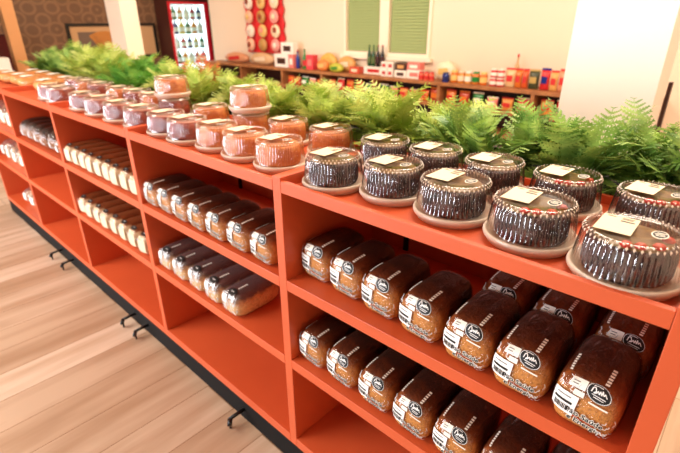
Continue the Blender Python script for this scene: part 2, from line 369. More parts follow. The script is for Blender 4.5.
for i, x in enumerate(xs):
    k = 'd' if x > .25 else 'y' if x > -1.0 else 'r' if -1.45 < x <= -1.25 else 'y' if x > -1.6 else 'g' if x > -2.2 else 'y' if x > -2.9 else 'd'
    where = 'behind the dark cakes of the nearest unit' if x > 0 else 'behind the orange cakes' if x > -.9 else 'behind the middle unit' if x > -1.8 else 'behind the fourth unit' if x > -2.7 else 'at the far end of the trough'
    sec = 0 if x > 0 else 1 if x > -.9 else 2 if x > -1.8 else 3 if x > -2.7 else 4
    n_in = sum(1 for q in fl if q == sec); fl.append(sec)
    col = {'d': 'mid green fern', 'y': 'yellow green fern', 'g': 'bright green fern', 'r': 'fern with orange tipped leaves'}[k]
    fern(x, .6+(.035 if i % 2 else -.04), k, '%s %s, %s from the right there' % (col, where, ORD[n_in]), random.uniform(.84, 1.06)*(.9 if -1.2 < x < .1 else 1.15 if x < -2 else .86 if .1 < x < .5 else 1), random.uniform(0, 6.28))

# ------------------------------------------------------------------ cakes in domes
def cake_proto(kind):
    t = thing('boxed_cake', 'x', 'cake', (0, 0, 0), 0, 'cakes in clear domes on the shelf top')
    b = MB(); b.lathe([(.078, 0), (.084, .001), (.0885, .008), (.0925, .0125), (.0935, .016), (.0925, .0205), (.0895, .0225), (.087, .021), (.083, .0165), (.0, .0165)], 64, cap1=False)
    b.build('base', BASEM, t)
    fl = 54
    def mod(a, z):
        if z < .031 or z > .0775: return 1
        return 1+.017*math.cos(fl*a)
    b = MB(); b.lathe([(.0868, .0215), (.0856, .029), (.0853, .032), (.0828, .052), (.0795, .0755), (.0788, .078), (.0755, .0868), (.072, .0898), (.069, .0888), (.067, .0882), (.03, .0884), (.001, .0884)], 324, mod=mod, cap0=False)
    b.build('dome', DOME, t); b = MB(); K = 46
    for k in range(K):
        for (da, r0, z0, r1, z1, hw) in ((0, .0792, .0795, .0768, .0862, .0024), (.5, .0768, .0868, .0728, .0905, .0021)):
            a = 2*PI*(k+da)/K; ca, sa = math.cos(a), math.sin(a); rm, zm = (r0+r1)/2+.0012, (z0+z1)/2+.0008
            def P(rr, tt, z): return (rr*ca-tt*sa, rr*sa+tt*ca, z)
            b.add([P(r0, 0, z0), P(rm, hw, zm), P(r1, 0, z1), P(rm, -hw, zm), P(rm+.0012, 0, zm+.0006)], [(0, 1, 4), (1, 2, 4), (2, 3, 4), (3, 0, 4)])
    o = b.build('rim_beads', BEADS, t); o['kind'] = 'stuff'
    m = {'choc': CHOC, 'fruit': CHOC, 'gold': GOLD, 'rose': ROSE}[kind]
    b = MB(); H = .068
    def cm(a, z): return 1+.022*math.cos(56*a)*(.5 if z < .066 else .2)
    b.lathe([(.067, .0168), (.0715, .026), (.0715, .054), (.069, .07), (.0615, .0752)], 224, mod=cm, cap0=True, cap1=True); b.build('cake', m, t)
    b = MB(); b.lathe([(.061, .0753), (.058, .0778), (.034, .0785), (.018, .076), (.001, .0755)], 48, cap0=True); b.build('glaze_lid_sheen', {'choc': LIDTAN, 'fruit': LIDTAN, 'gold': GLZ2, 'rose': GLZ3}[kind], t)  # on dark cakes this disc carries the lid's painted reflection
    if kind == 'fruit':
        for k, (fx, fy) in enumerate(((.02, -.045), (.043, -.028), (.05, .01), (.0, -.052))):
            b = MB(); b.lathe([(.0005, .0772), (.009, .0774), (.0105, .0805), (.007, .0845), (.0005, .0855)], 12, (fx, fy, 0)); b.build('fruit', FRUIT, t)
    # paper label and round seal on the lid
    lb = MB(); lb.box(-.057, .001, -.039, .043, .0902, .0907)
    rr = random.Random(5)
    for (xx, yy, w_) in ((-.026, .034, .02), (-.026, .028, .018), (-.05, .034, .014)):
        lb.box(xx, xx+w_, yy, yy+.003, .0906, .091, 1)
    lb.box(-.026, -.004, .017, .0225, .0906, .091, 2)
    lo = lb.build('label', [CAKELAB, INK, INK], t); lo['label'] = 'cream paper label'
    sb = MB()
    n = 24; ell = lambda k, s: (.037+.0125*s*math.cos(2*PI*k/n), .002+.0185*s*math.sin(2*PI*k/n))
    sb.add([(*ell(k, 1), .089) for k in range(n)]+[(*ell(k, .86), .0892) for k in range(n)], [(k, (k+1) % n, n+(k+1) % n, n+k) for k in range(n)], 0)
    sb.add([(*ell(k, .86), .0892) for k in range(n)], [tuple(range(n))], 1)
    for yy, x0 in ((-.006, .031), (0, .029), (.006, .032)):
        sb.add([(x0, yy, .0895), (x0+.014, yy+.0015, .0895), (x0+.014, yy+.004, .0895), (x0, yy+.0025, .0895)], [(0, 1, 2, 3)], 0)
    so = sb.build('seal', [PAPER, INK], t); so['label'] = 'dark oval seal with pale script'
    return t
used = {}
def put_cake(kind, x, y, label, rz=0, z=ZTRAY, sc=.865):
    q = put_cake_(kind, x, y, label, rz, z+.0003); q.scale = (sc, sc, 1)
def put_cake_(kind, x, y, label, rz, z):
    if kind not in used:
        t = cake_proto(kind); t.location = (x, y, z); t.rotation_euler = (0, 0, rz); t['label'] = label; used[kind] = t; return t
    return dup(used[kind], (x, y, z), rz, label)
G1 = 'nearest shelf unit'; G2 = 'second shelf unit'; G3 = 'middle shelf unit'
A = [(0.107, 0.108, 'choc', 'dark chocolate cake in a dome, leftmost of the front row, nearest unit', .06),
     (0.27, 0.15, 'choc', 'dark chocolate cake in a dome, second from left, front row, nearest unit', -.02),
     (0.443, 0.142, 'choc', 'dark chocolate cake in a dome at the middle of the nearest unit front row', .0),
     (0.62, 0.13, 'fruit', 'dark cake with red fruit in a dome, fourth in the nearest front row', .03),
     (0.794, 0.098, 'fruit', 'largest looking dark cake with red fruit, front row by the end panel', .02),
     (0.105, 0.33, 'choc', 'dark chocolate cake in a dome, leftmost of the back row, nearest unit', .1),
     (0.272, 0.336, 'choc', 'dark chocolate cake in a dome, second from left, back row, nearest unit', .05),
     (0.441, 0.333, 'choc', 'dark chocolate cake in a dome at the middle of the nearest unit back row', .0),
     (0.612, 0.336, 'fruit', 'dark cake with red fruit in a dome, fourth in the nearest back row', -.05),
     (0.785, 0.332, 'fruit', 'dark cake with red fruit at the right end of the back row', -.1)]
for i, (x, y, k, lb, rz) in enumerate(A): put_cake(k, x, y, lb, rz, sc=.9 if i < 2 else .948 if i < 5 else .885)
B = [(-.79, .118, 'rose', 'pinkish cake in a dome, leftmost of the front row, second unit', .1),
     (-.626, .112, 'rose', 'reddish swirl cake in a dome, second of the front row, second unit', .1),
     (-.462, .13, 'gold', 'orange cake in a dome at the middle of the second unit front row', -.1),
     (-.298, .125, 'gold', 'orange cake in a dome, fourth of the front row, second unit', .05),
     (-.13, .125, 'gold', 'orange cake in a dome, front row, beside the seam with the nearest unit', .1),
     (-.80, .32, 'gold', 'orange cake in a dome, leftmost of the back row, second unit', .1),
     (-.70, .33, None, '', 0),
     (-.545, .335, 'gold', 'orange cake in a dome under the stacked one, second unit back row', 0),
     (-.33, .335, 'gold', 'orange cake in a dome, back row, right of the stacked pair', .1),
     (-.125, .34, 'gold', 'orange cake in a dome, back row, beside the nearest unit', .0)]
for x, y, k, lb, rz in B:
    if k: put_cake(k, x, y, lb, rz)
put_cake('gold', -.585, .365, 'orange cake in a dome stacked on top of another, second unit back row', .1, ZTRAY+.0842) if False else put_cake('gold', -.547, .337, 'orange cake in a dome stacked on top of another, second unit back row', .1, ZTRAY+.0915)
C3 = [(-1.60, .115, 'rose'), (-1.395, .112, 'rose'), (-1.185, .112, 'rose'), (-.99, .115, 'rose')]
for i, (x, y, k) in enumerate(C3): put_cake(k, x, y, 'pinkish cake in a dome, %s from left in the middle unit front row' % ORD[i], .1*(-1)**i)
C4 = [(-1.68, .325, 'gold'), (-1.49, .33, 'rose'), (-1.30, .325, 'gold'), (-1.10, .322, 'rose')]
for i, (x, y, k) in enumerate(C4): put_cake(k, x, y, '%s cake in a dome, %s from left in the middle unit back row' % ({'gold': 'orange', 'rose': 'pinkish'}[k], ORD[i]), .1)
put_cake('gold', -1.11, .325, 'orange cake in a dome stacked on a pinkish one, middle unit back row', .1, ZTRAY+.0915)
for i, (x, y, k) in enumerate([(-1.93, .112, 'rose'), (-2.10, .12, 'rose')]): put_cake(k, x, y, 'pinkish cake in a dome, front of the fourth unit top, %s' % ('beside the middle unit', 'farther from the middle unit')[i], .1)
for i, (x, y, k) in enumerate([(-1.95, .33, 'rose'), (-2.13, .33, 'gold'), (-2.31, .33, 'rose')]): put_cake(k, x, y, '%s cake in a dome, %s from right in the fourth unit back row' % ({'gold': 'orange', 'rose': 'pinkish'}[k], ORD[i]), 0)

# ------------------------------------------------------------------ bagged loaves
def se_mesh(a, bb, c, n, div=12, crown=0, wob=0, seed=0, off=0):
    """rounded-brick (superellipsoid) loaf, base on z=0, front at y=0"""
    R = random.Random(seed); vs = []; fs = []; idx = {}
    ph = [R.uniform(0, 6.28) for _ in range(6)]
    def vert(p):
        key = tuple(round(q, 5) for q in p)
        if key in idx: return idx[key]
        vs.append(se_pt(Vector(p), a, bb, c, n, crown, off, wob, ph)); idx[key] = len(vs)-1; return idx[key]
    for ax in range(3):
        for sg in (-1, 1):
            for i in range(div):
                for j in range(div):
                    q = []
                    for (ii, jj) in ((i, j), (i+1, j), (i+1, j+1), (i, j+1)):
                        p = [0, 0, 0]; p[ax] = sg; p[(ax+1) % 3] = -1+2*ii/div; p[(ax+2) % 3] = -1+2*jj/div; q.append(vert(p))
                    fs.append(tuple(q if sg > 0 else q[::-1]))
    return vs, fs
def se_pt(p, a, bb, c, n, crown=0, off=0, wob=0, ph=None):
    s = (abs(p.x)**n+abs(p.y)**n+abs(p.z)**n)**(1/n); q = Vector((p.x/s, p.y/s, p.z/s))
    k = 1+crown*(1-q.x*q.x)*max(0, q.z)
    if wob: k += wob*(math.sin(9*q.x+ph[0])*math.sin(7*q.y+ph[1])+math.sin(17*q.z+ph[2])*math.sin(15*q.y+ph[3])+math.sin(23*q.x+11*q.z+ph[4]))
    z = q.z*(c+off)*k if q.z > 0 else q.z*(c+off*0)
    return Vector((q.x*(a+off)*(1-.13*q.z*q.z if q.z > 0 else 1-.05*abs(q.z)), bb+q.y*(bb+off), max(.0004, c+z)))
class Loaf:
    def __init__(s, w_, L, H, n=4.5, crown=.06, bagoff=.003):
        s.a, s.b, s.c, s.n, s.cr, s.off = w_/2, L/2, H/2, n, crown, bagoff; s.H = H
    def bread(s, m, t): v, f = se_mesh(s.a, s.b, s.c, s.n, 12, s.cr); return MB().add(v, f, 0, True).build('bread', m, t)
    def bag(s, m, t, wob=.011, seed=1):
        v, f = se_mesh(s.a, s.b, s.c, s.n-.3, 16, s.cr, wob, seed, s.off)
        b = MB().add(v, f, 0, True); return b.build('bag', m, t)
    def on(s, x, q, lift):
        """x across, q up the front then back over the top -> point on the bag"""
        if q <= s.H: p = Vector((x/s.a, -1, q/s.c-1))
        else: p = Vector((x/s.a, -1+(q-s.H)/s.b, 1))
        return se_pt(p, s.a, s.b, s.c, s.n, s.cr, s.off+lift)
    def rect(s, b, cx, cq, w_, h, ang, lift, mi, nx=4, nq=4):
        ca, sa = math.cos(ang), math.sin(ang); vs = []
        for j in range(nq+1):
            for i in range(nx+1):
                lx, lq = w_*(i/nx-.5), h*(j/nq-.5); vs.append(s.on(cx+lx*ca-lq*sa, cq+lx*sa+lq*ca, lift))
        b.add(vs, [(j*(nx+1)+i, j*(nx+1)+i+1, (j+1)*(nx+1)+i+1, (j+1)*(nx+1)+i) for j in range(nq) for i in range(nx)], mi, True)
    def ell(s, b, cx, cq, rx, rq, ang, lift, mi, n=24, ring=0):
        ca, sa = math.cos(ang), math.sin(ang); vs = []
        P = lambda k, f: s.on(cx+rx*f*math.cos(k)*ca-rq*f*math.sin(k)*sa, cq+rx*f*math.cos(k)*sa+rq*f*math.sin(k)*ca, lift)
        fr = (ring, 1) if ring else (0.02, .35, .7, 1)
        for f in fr:
            for k in range(n): vs.append(P(2*PI*k/n, f))
        b.add(vs, [(i*n+k, i*n+(k+1) % n, (i+1)*n+(k+1) % n, (i+1)*n+k)[::-1] for i in range(len(fr)-1) for k in range(n)], mi, True)
    def stroke(s, b, pts, wd, lift, mi):
        for (x0, q0), (x1, q1) in zip(pts[:-1], pts[1:]):
            dx, dq = x1-x0, q1-q0; l = math.hypot(dx, dq) or 1; nx, nq = -dq/l*wd/2, dx/l*wd/2
            b.add([s.on(x0-nx, q0-nq, lift), s.on(x1-nx, q1-nq, lift), s.on(x1+nx, q1+nq, lift), s.on(x0+nx, q0+nq, lift)], [(0, 1, 2, 3)], mi)
    def text(s, b, txt, cx, cq, size, ang, lift, mi):
        cu = bpy.data.curves.new('t', 'FONT'); cu.body = txt; cu.size = size; cu.align_x = 'CENTER'; cu.align_y = 'CENTER'; cu.resolution_u = 2; cu.offset = size*.02
        o = bpy.data.objects.new('t', cu); COL.objects.link(o); bpy.context.view_layer.update()
        me = bpy.data.meshes.new_from_object(o.evaluated_get(bpy.context.evaluated_depsgraph_get()))
        ca, sa = math.cos(ang), math.sin(ang)
        b.add([s.on(cx+v.co.x*ca-v.co.y*sa, cq+v.co.x*sa+v.co.y*ca, lift) for v in me.vertices], [tuple(p.vertices) for p in me.polygons], mi)
        bpy.data.objects.remove(o); bpy.data.meshes.remove(me); bpy.data.curves.remove(cu)

def brown_loaf():
    t = thing('bagged_loaf', 'x', 'bread', (0, 0, 0), 0, 'brown loaves in printed clear bags')
    q = Loaf(.111, .18, .109, 5.2, .1); q.bread(LOAF, t); q.bag(BAG, t)
    b = MB(); a = -.1; x0, q0 = -.0315, .057         # price sticker
    q.rect(b, x0, q0, .044, .043, a, .0012, 0)
    q.rect(b, x0, q0+.003, .032, .005, a, .0016, 1, 4, 1); q.rect(b, x0, q0+.014, .026, .002, a, .0016, 2, 4, 1)
    for k in range(11): q.rect(b, x0-.013+k*.0026, q0-.01+(k-5)*-.00026, .0013 if k % 3 else .0019, .012, a, .0016, 1, 1, 2)
    o = b.build('price_sticker', [WHITE, INK, GREYINK], t); o['label'] = 'white price sticker with a barcode'
    b = MB(); q.rect(b, -.017, .102, .029, .02, -.05, .001, 0); q.rect(b, -.021, .104, .012, .0018, -.05, .0014, 1, 2, 1); q.rect(b, -.021, .099, .01, .0018, -.05, .0014, 1, 2, 1)
    b.build('ingredients_panel', [PAPER, GREYINK], t)
    b = MB(); q.rect(b, -.0105, .084, .017, .01, -.05, .001, 0); b.build('date_panel', PAPER, t)
    b = MB(); cx, cq = .019, .099; q.ell(b, cx, cq, .0215, .018, -.1, .0014, 0)
    q.ell(b, cx, cq, .0205, .017, -.1, .0018, 1, ring=.95)
    q.stroke(b, [(cx-.013, cq-.002), (cx-.011, cq+.006), (cx-.007, cq+.0075), (cx-.005, cq+.001), (cx-.009, cq-.003), (cx-.004, cq-.001), (cx-.002, cq+.003), (cx, cq-.002), (cx+.002, cq+.004), (cx+.004, cq-.002), (cx+.006, cq+.006), (cx+.0075, cq-.001), (cx+.0105, cq+.003), (cx+.013, cq-.003)], .0017, .0019, 1)
    q.stroke(b, [(cx-.011, cq+.0095), (cx-.003, cq+.0118), (cx+.006, cq+.0105)], .0016, .0019, 1)
    for k in range(2): q.rect(b, cx, cq-.0065-k*.0035, .022-k*.006, .0011, -.1, .0019, 1, 4, 1)
    o = b.build('logo', [INK, WHITE], t); o['label'] = 'black oval logo with white script'
    b = MB(); q.rect(b, cx+.002, cq-.0235, .03, .003, -.1, .0016, 0, 4, 1); b.build('print_line', PAPER, t)
    b = MB()
    for k in range(6): q.rect(b, .027, .126+k*.0085, .0075, .0055, .05, .0012, 0, 2, 1)
    o = b.build('dash_print', PAPER, t); o['label'] = 'column of white dashes above the logo'; o['kind'] = 'stuff'
    b = MB()
    for k in range(7): q.rect(b, -.040, .130+k*.008, .0055, .0055, .05, .0012, 0, 2, 1)
    o = b.build('dash_print', PAPER, t); o['label'] = 'column of white dashes at the left edge'; o['kind'] = 'stuff'
    b = MB(); tx = .006; ty = .042; sz = .0145
    for dx, dq in ((-.0012, 0), (.0012, 0), (0, .0012), (0, -.0012)):
        q.text(b, 'Pão Saúde', tx+dx, ty+dq, sz, -.1, .0009, 0); q.text(b, 'e Energia', tx+.001+dx, ty-.0145+dq, sz, -.1, .0009, 0)
    q.text(b, 'Pão Saúde', tx, ty, sz, -.1, .0014, 1); q.text(b, 'e Energia', tx+.001, ty-.0145, sz, -.1, .0014, 1)
    q.rect(b, tx, ty-.0073, .036, .0012, -.1, .0012, 2, 4, 1)
    b.build('bag_lettering', [PAPER, INK, REDINK], t)
    b = MB(); R2 = random.Random(21); crimp(q, b, R2, 12, .03, .05, .012, .05); crimp(q, b, R2, 7, -.05, -.02, .085, .1); o = b.build('crimp_glints', BAGW2, t); o['kind'] = 'stuff'
    b = MB(); R = random.Random(3)                  # crimped end of the bag and the dark print band at the back
    for k in range(5): q.rect(b, -.022+k*.011, .262+R.uniform(-.003, .003), .007, .0026, R.uniform(-.2, .2), .0012, 0, 2, 1)
    o = b.build('rear_print', GREYINK, t); o['kind'] = 'stuff'
    return t
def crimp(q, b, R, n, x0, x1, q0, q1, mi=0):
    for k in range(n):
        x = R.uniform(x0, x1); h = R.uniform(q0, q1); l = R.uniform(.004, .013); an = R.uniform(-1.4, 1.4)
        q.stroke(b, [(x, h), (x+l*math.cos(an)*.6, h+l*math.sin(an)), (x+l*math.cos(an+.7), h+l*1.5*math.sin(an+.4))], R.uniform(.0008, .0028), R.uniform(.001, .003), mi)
def milk_loaf():
    t = thing('bagged_loaf', 'x', 'bread', (0, 0, 0), 0, 'yellow loaves in milky crinkled bags')
    q = Loaf(.116, .205, .095, 4.6); q.bread(LOAF2, t); q.bag(BAGW, t, .01, 4)
    b = MB(); cx, cq = .008, .11; q.ell(b, cx, cq, .025, .02, 0, .0042, 0); q.stroke(b, [(cx-.01, cq), (cx-.006, cq+.005), (cx-.001, cq-.002), (cx+.004, cq+.004), (cx+.01, cq-.001)], .0018, .0046, 1)
    b.build('logo', [INK, WHITE], t)
    b = MB()
    for k in range(5): q.rect(b, .014, .138+k*.0085, .009, .006, 0, .0014, 0, 2, 1)
    o = b.build('dash_print', PAPER, t); o['kind'] = 'stuff'
    b = MB(); R = random.Random(8); crimp(q, b, R, 120, -.054, .04, .024, .088); o = b.build('crimp_glints', BAGW2, t); o['kind'] = 'stuff'
    b = MB(); q.rect(b, -.022, .07, .03, .03, .06, .0018, 0); b.build('price_sticker', WHITE, t)
    return t
def white_loaf():
    t = thing('bagged_loaf', 'x', 'bread', (0, 0, 0), 0, 'white fronted loaves in clear bags')
    q = Loaf(.089, .21, .092); q.bread(LOAF3, t); q.bag(BAG, t, .007, 5)
    b = MB(); q.rect(b, -.002, .044, .07, .054, 0, .0014, 0, 4, 4)
    for k in range(5): q.rect(b, -.002, .024+k*.009, .05-(k % 2)*.014, .003, 0, .0018, 1, 4, 1)
    q.rect(b, -.02, .067, .022, .005, 0, .0018, 2, 3, 1)
    o = b.build('front_label', [CAKELAB, mat('pale_grey_print', (176, 162, 150), .6), mat('pale_lilac_print', (160, 160, 196), .6)], t); o['label'] = 'white printed front label'
    b = MB(); q.ell(b, .006, .108, .023, .017, 0, .0016, 0); q.stroke(b, [(-.002, .112), (.004, .117), (.009, .11), (.018, .114)], .0016, .002, 1); b.build('logo', [INK, WHITE], t)
    return t
def rye_loaf():
    t = thing('bagged_loaf', 'x', 'bread', (0, 0, 0), 0, 'dark loaves with glinting bag ends')
    q = Loaf(.118, .2, .1, 3.2); q.bread(LOAF4, t); q.bag(BAG, t, .014, 6)
    b = MB(); R = random.Random(2); crimp(q, b, R, 26, -.03, .03, .02, .07); o = b.build('crimp_glints', BAGW2, t); o['kind'] = 'stuff'
    b = MB(); q.rect(b, -.012, .035, .036, .03, .1, .0018, 0); b.build('price_sticker', WHITE, t)
    return t
def bun_bag(c):
    t = thing('bag_of_buns', 'x', 'bread', (0, 0, 0), 0, 'bags of buns in the far unit')
    q = Loaf(.15, .18, .085, 2.6); q.bag(BAGW, t, .012, 7)
    k = 0
    for (x, y) in ((-.036, .05), (.036, .05), (-.036, .125), (.036, .125)):
        b = MB(); b.lathe([(.026, .004), (.034, .02), (.034, .038), (.024, .056), (.004, .064)], 16, (x, y, 0)); b.build('bun', c, t); k += 1
    b = MB(); q.rect(b, 0, .045, .07, .04, .05, .002, 0); b.build('front_label', PAPER, t)
    return t
BAGW2 = clear('white_crimp_glint', (255, 255, 255), .5, .25, film=.6)  # bag creases; their white film stands in for glints of light
def row(proto, spots, y, z, labels, rzs=.03, zs=1, cache={}, slant=0):
    R = random.Random(len(spots)*7+int(z*100)); n = max(1, len(spots)-1)
    for i, (x, lb) in enumerate(zip(spots, labels)):
        rz = R.uniform(-rzs, rzs); yy = y+R.uniform(-.003, .003)+slant*(1-i/n)
        if proto not in cache:
            q = proto(); cache[proto] = q; q.location = (x, yy, z); q.rotation_euler = (0, 0, rz); q['label'] = lb
        else: q = dup(cache[proto], (x, yy, z), rz, lb)
        q.scale = zs if isinstance(zs, tuple) else (1, 1, zs)
def lbs(n, kind, where, end=None):
    o = ['%s, %s from left, %s' % (kind, ORD[i], where) for i in range(n)]
    o[0] = '%s at the left end, %s' % (kind, where); o[-1] = '%s at the right end, %s' % (kind, where); return o
BL_ = 'brown loaf in printed bag'
row(brown_loaf, [.0775, .197, .317, .441, .567, .684, .805], .004, S1, lbs(7, BL_, 'front row, upper shelf, nearest unit'), slant=.045)
row(brown_loaf, [.558, .683, .815], .197, S1, lbs(3, BL_, 'behind others, upper shelf, nearest unit'))
row(brown_loaf, [.0775, .199, .327, .449, .569, .689, .809], .008, S2, lbs(7, BL_, 'front row, middle shelf, nearest unit'), slant=.012)
row(brown_loaf, [.09, .22, .35, .48], .207, S2, lbs(4, BL_, 'behind others, middle shelf, nearest unit'))
row(brown_loaf, [-.823, -.711, -.6, -.482, -.362, -.24, -.118], .008, S1, lbs(7, BL_, 'front row, upper shelf, second unit'), .03, (.98, 1, .9))
row(brown_loaf, [-.22, -.1], .2, S1, lbs(2, BL_, 'behind others, upper shelf, second unit'), .03, .95)
row(milk_loaf, [-.808+.121*i for i in range(5)], .01, S2, lbs(5, 'yellow loaf in crinkled bag', 'front row, middle shelf, second unit'), .03, (.96, 1, 1))
row(white_loaf, [-1.735+.0945*i for i in range(9)], .01, S1, lbs(9, 'white fronted bagged loaf', 'upper shelf, middle unit'), .02, (.95, 1, 1.1))
row(white_loaf, [-1.735+.103*i for i in range(8)], .01, S2, lbs(8, 'white fronted bagged loaf', 'middle shelf, middle unit'), .05, 1.1)
row(rye_loaf, [-2.56+.128*i for i in range(6)], .02, S1, lbs(6, 'dark loaf in clear bag', 'upper shelf, fourth unit'), .06, (.94, 1, 1.2))
BUN1 = mat('pale_bun', (244, 222, 186), .5, noise=(20, (226, 188, 130)))
def bun1(): return bun_bag(BUN1)
row(bun1, [-3.42, -3.25, -3.08, -2.91], .03, S1, lbs(4, 'bag of pale buns', 'upper shelf, farthest unit'), .1, 1.6)
row(bun1, [-3.42, -3.25, -3.08, -2.91], .03, S2, lbs(4, 'bag of pale buns', 'middle shelf, farthest unit'), .1, 1.6)
row(bun1, [-3.25, -3.08, -2.91], .05, S3, lbs(3, 'bag of pale buns', 'bottom board, farthest unit'), .1, 1.4)

# wrapped rolls on the far top
def roll_pack():
    t = thing('wrapped_bread', 'x', 'bread', (0, 0, 0), 0, 'wrapped flat breads on the far shelf top')
    v, f = se_mesh(.085, .06, .03, 2.6, 8, .1); MB().add(v, f, 0, True).build('bread', ROLL, t)
    q = Loaf(.17, .12, .06, 2.6, .1); q.bag(BAG, t, .01, 3)
    b = MB(); q.rect(b, -.005, .105, .085, .06, .2, .002, 0); o = b.build('label', PAPER, t); o['label'] = 'cream paper label'
    return t
rp = [(-2.5, .14), (-2.58, .29), (-2.83, .13), (-3.05, .14), (-2.84, .3), (-3.27, .13), (-3.08, .3), (-3.478, .13), (-3.32, .3)]
rl = ['beside the pinkish cakes', 'at the back beside the last domed cakes', 'at the front near the fourth unit', 'at the middle of the farthest unit', 'before the ferns at mid farthest unit', 'at the front of the farthest unit', 'under the fern tips', 'at the far left front', 'at the far left back']
row(roll_pack, [p[0] for p in rp[:1]], rp[0][1], ZTRAY, ['wrapped flat bread on the shelf top, '+rl[0]], .06, (1.2, 1.15, 1.2))
for p, l in zip(rp[1:], rl[1:]): row(roll_pack, [p[0]], p[1], ZTRAY, ['wrapped flat bread on the shelf top, '+l], .06, (1.2, 1.15, 1.2))

# ------------------------------------------------------------------ counter along the back wall and its goods
t = thing('wall_counter', 'long brown open counter shelf along the cream back wall', 'counter', (-3.5, 4.6, 0))
CT = .735
for z in (CT, .47, .2): MB().box(-4.3, 3.6, 0, .38, z-.04, z).build('counter_board', WOOD, t, .002)
for x in (-4.28, -3.1, -1.91, -.95, .11, 1.2, 2.42, 3.58): MB().box(x-.02, x+.02, .004, .376, 0, CT-.041).build('upright', WOOD, t)
MB().box(-4.29, 3.59, .381, .392, 0, CT).build('back_board', DARKW, t)
cols = {}
def cm(c, rough=.45):
    if c not in cols: cols[c] = mat('pack_%d_%d_%d' % c, c, rough)
    return cols[c]
def carton(x0, x1, z0, z1, c, lb, y=4.72, dep=.12, c2=None, cat='carton'):
    t = thing('carton', lb, cat, ((x0+x1)/2, y, z0), 0); w_ = (x1-x0)/2
    MB().box(-w_, w_, 0, dep, 0, z1-z0).build('box', cm(c), t, .003)
    MB().box(-w_*.6, w_*.6, -.0015, -.0002, (z1-z0)*.25, (z1-z0)*.7).build('front_print', cm(c2 or (60, 30, 30)), t)
def pouch(x0, x1, z0, z1, c, c2, lb, y=4.72):
    t = thing('snack_bag', lb, 'snack bag', ((x0+x1)/2, y, z0), 0); w_ = (x1-x0)/2; h = z1-z0
    vs = []; fs = []; N = 10
    for i in range(N+1):
        f = i/N; th = .035*math.sin(PI*min(1, .12+f*.88))**.6 if f < 1 else .002
        ww = w_*(1-.08*math.sin(PI*f))
        for k in range(12):
            a = 2*PI*k/12; vs.append((ww*math.copysign(abs(math.cos(a))**.6, math.cos(a)), .04+th*math.sin(a), h*.9*f))
    for i in range(N):
        for k in range(12): fs.append((i*12+k, i*12+(k+1) % 12, (i+1)*12+(k+1) % 12, (i+1)*12+k))
    fs.append(tuple(range(11, -1, -1))); fs.append(tuple(N*12+k for k in range(12)))
    MB().add(vs, fs, 0, True).build('bag', cm(c, .3), t)
    MB().box(-w_*.98, w_*.98, .037, .043, h*.9, h).build('top_seal', cm(c2, .3), t)
    b = MB(); b.box(-w_*.6, w_*.6, .001, .004, h*.3, h*.62); b.build('front_print', cm(c2, .4), t)
def jar(x, z, R, h, c, c2, lb, y=4.76):
    t = thing('jar', lb, 'jar', (x, y, z), 0)
    MB().lathe([(R*.9, 0), (R, .006), (R, h*.72), (R*.8, h*.82), (R*.8, h*.84)], 20).build('body', cm(c, .25), t)
    MB().lathe([(R*.84, h*.841), (R*.86, h*.86), (R*.86, h*.98), (R*.8, h)], 20).build('lid', cm(c2, .35), t)
    MB().lathe([(R*1.01, h*.2), (R*1.01, h*.6)], 20, cap0=False, cap1=False).build('label', cm(c2, .5), t)
def bottle(x, y, z, h, c, cap, lb, lab=(236, 226, 200), group=None, k=.12):
    t = thing('bottle', lb, 'bottle', (x, y, z), 0, group); R = h*k
    MB().lathe([(R*.9, 0), (R, .006), (R, h*.55), (R*.8, h*.64), (R*.36, h*.74), (R*.34, h*.9), (R*.38, h*.91)], 20).build('glass', cm(c, .12), t)
    MB().lathe([(R*.4, h*.911), (R*.4, h*.99), (R*.3, h)], 16).build('cap', cm(cap, .4), t)
    MB().lathe([(R*1.01, h*.16), (R*1.01, h*.46)], 20, cap0=False, cap1=False).build('label', cm(lab, .6), t)
def sack(x0, x1, z0, z1, c, c2, lb, y=4.74, dep=.16):
    t = thing('bread_bag', lb, 'bag', ((x0+x1)/2, y, z0), 0); w_ = (x1-x0); h = z1-z0
    v, f = se_mesh(w_/2, dep/2, h/2, 2.5, 8, .15, .02, int(abs(x0)*10)); MB().add(v, f, 0, True).build('bag', cm(c, .4), t)
    q = Loaf(w_, dep, h, 2.5, .15); b = MB(); q.rect(b, 0, h*.5, w_*.5, h*.35, .1, .004, 0); b.build('front_label', cm(c2, .5), t)
CR = (236, 214, 184); TAN = (214, 160, 96); OR = (222, 120, 44); RD = (204, 40, 36); PK = (236, 130, 120); WT = (246, 238, 226); GN = (40, 130, 60); BL = (30, 50, 130); DB = (70, 40, 30)
sack(-7.35, -6.6, CT, .91, (214, 150, 110), RD, 'reddish beige lumpy sack at the far left of the counter')
sack(-6.5, -5.85, CT, .93, (216, 176, 132), CR, 'wide tan sack on the counter under the red hanging display')
carton(-5.72, -5.36, CT, .95, WT, 'lower white carton with dark dot on the counter left', c2=DB)
carton(-5.53, -5.22, .951, 1.14, WT, 'upper white carton with dark dot on the counter left', c2=DB)
carton(-5.34, -5.23, CT, .95, PK, 'narrow pink carton beside the white cartons', c2=WT)
bottle(-5.15, 4.76, CT, .29, BL, RD, 'dark blue bottle standing beside the white cartons', BL)
bottle(-4.98, 4.76, CT, .31, GN, GN, 'green squeeze bottle right of the dark blue one', RD)
carton(-4.91, -4.75, CT, .96, (226, 70, 80), 'pinkish red carton right of the green bottle', c2=PK)
sack(-4.70, -4.34, CT, .98, (226, 176, 84), (240, 206, 120), 'straw coloured tall bag behind the round loaf', 4.8, .12)
sack(-4.60, -4.36, CT, .9, (224, 130, 60), (236, 180, 110), 'round orange loaf on the counter before the straw bag', 4.63, .12)
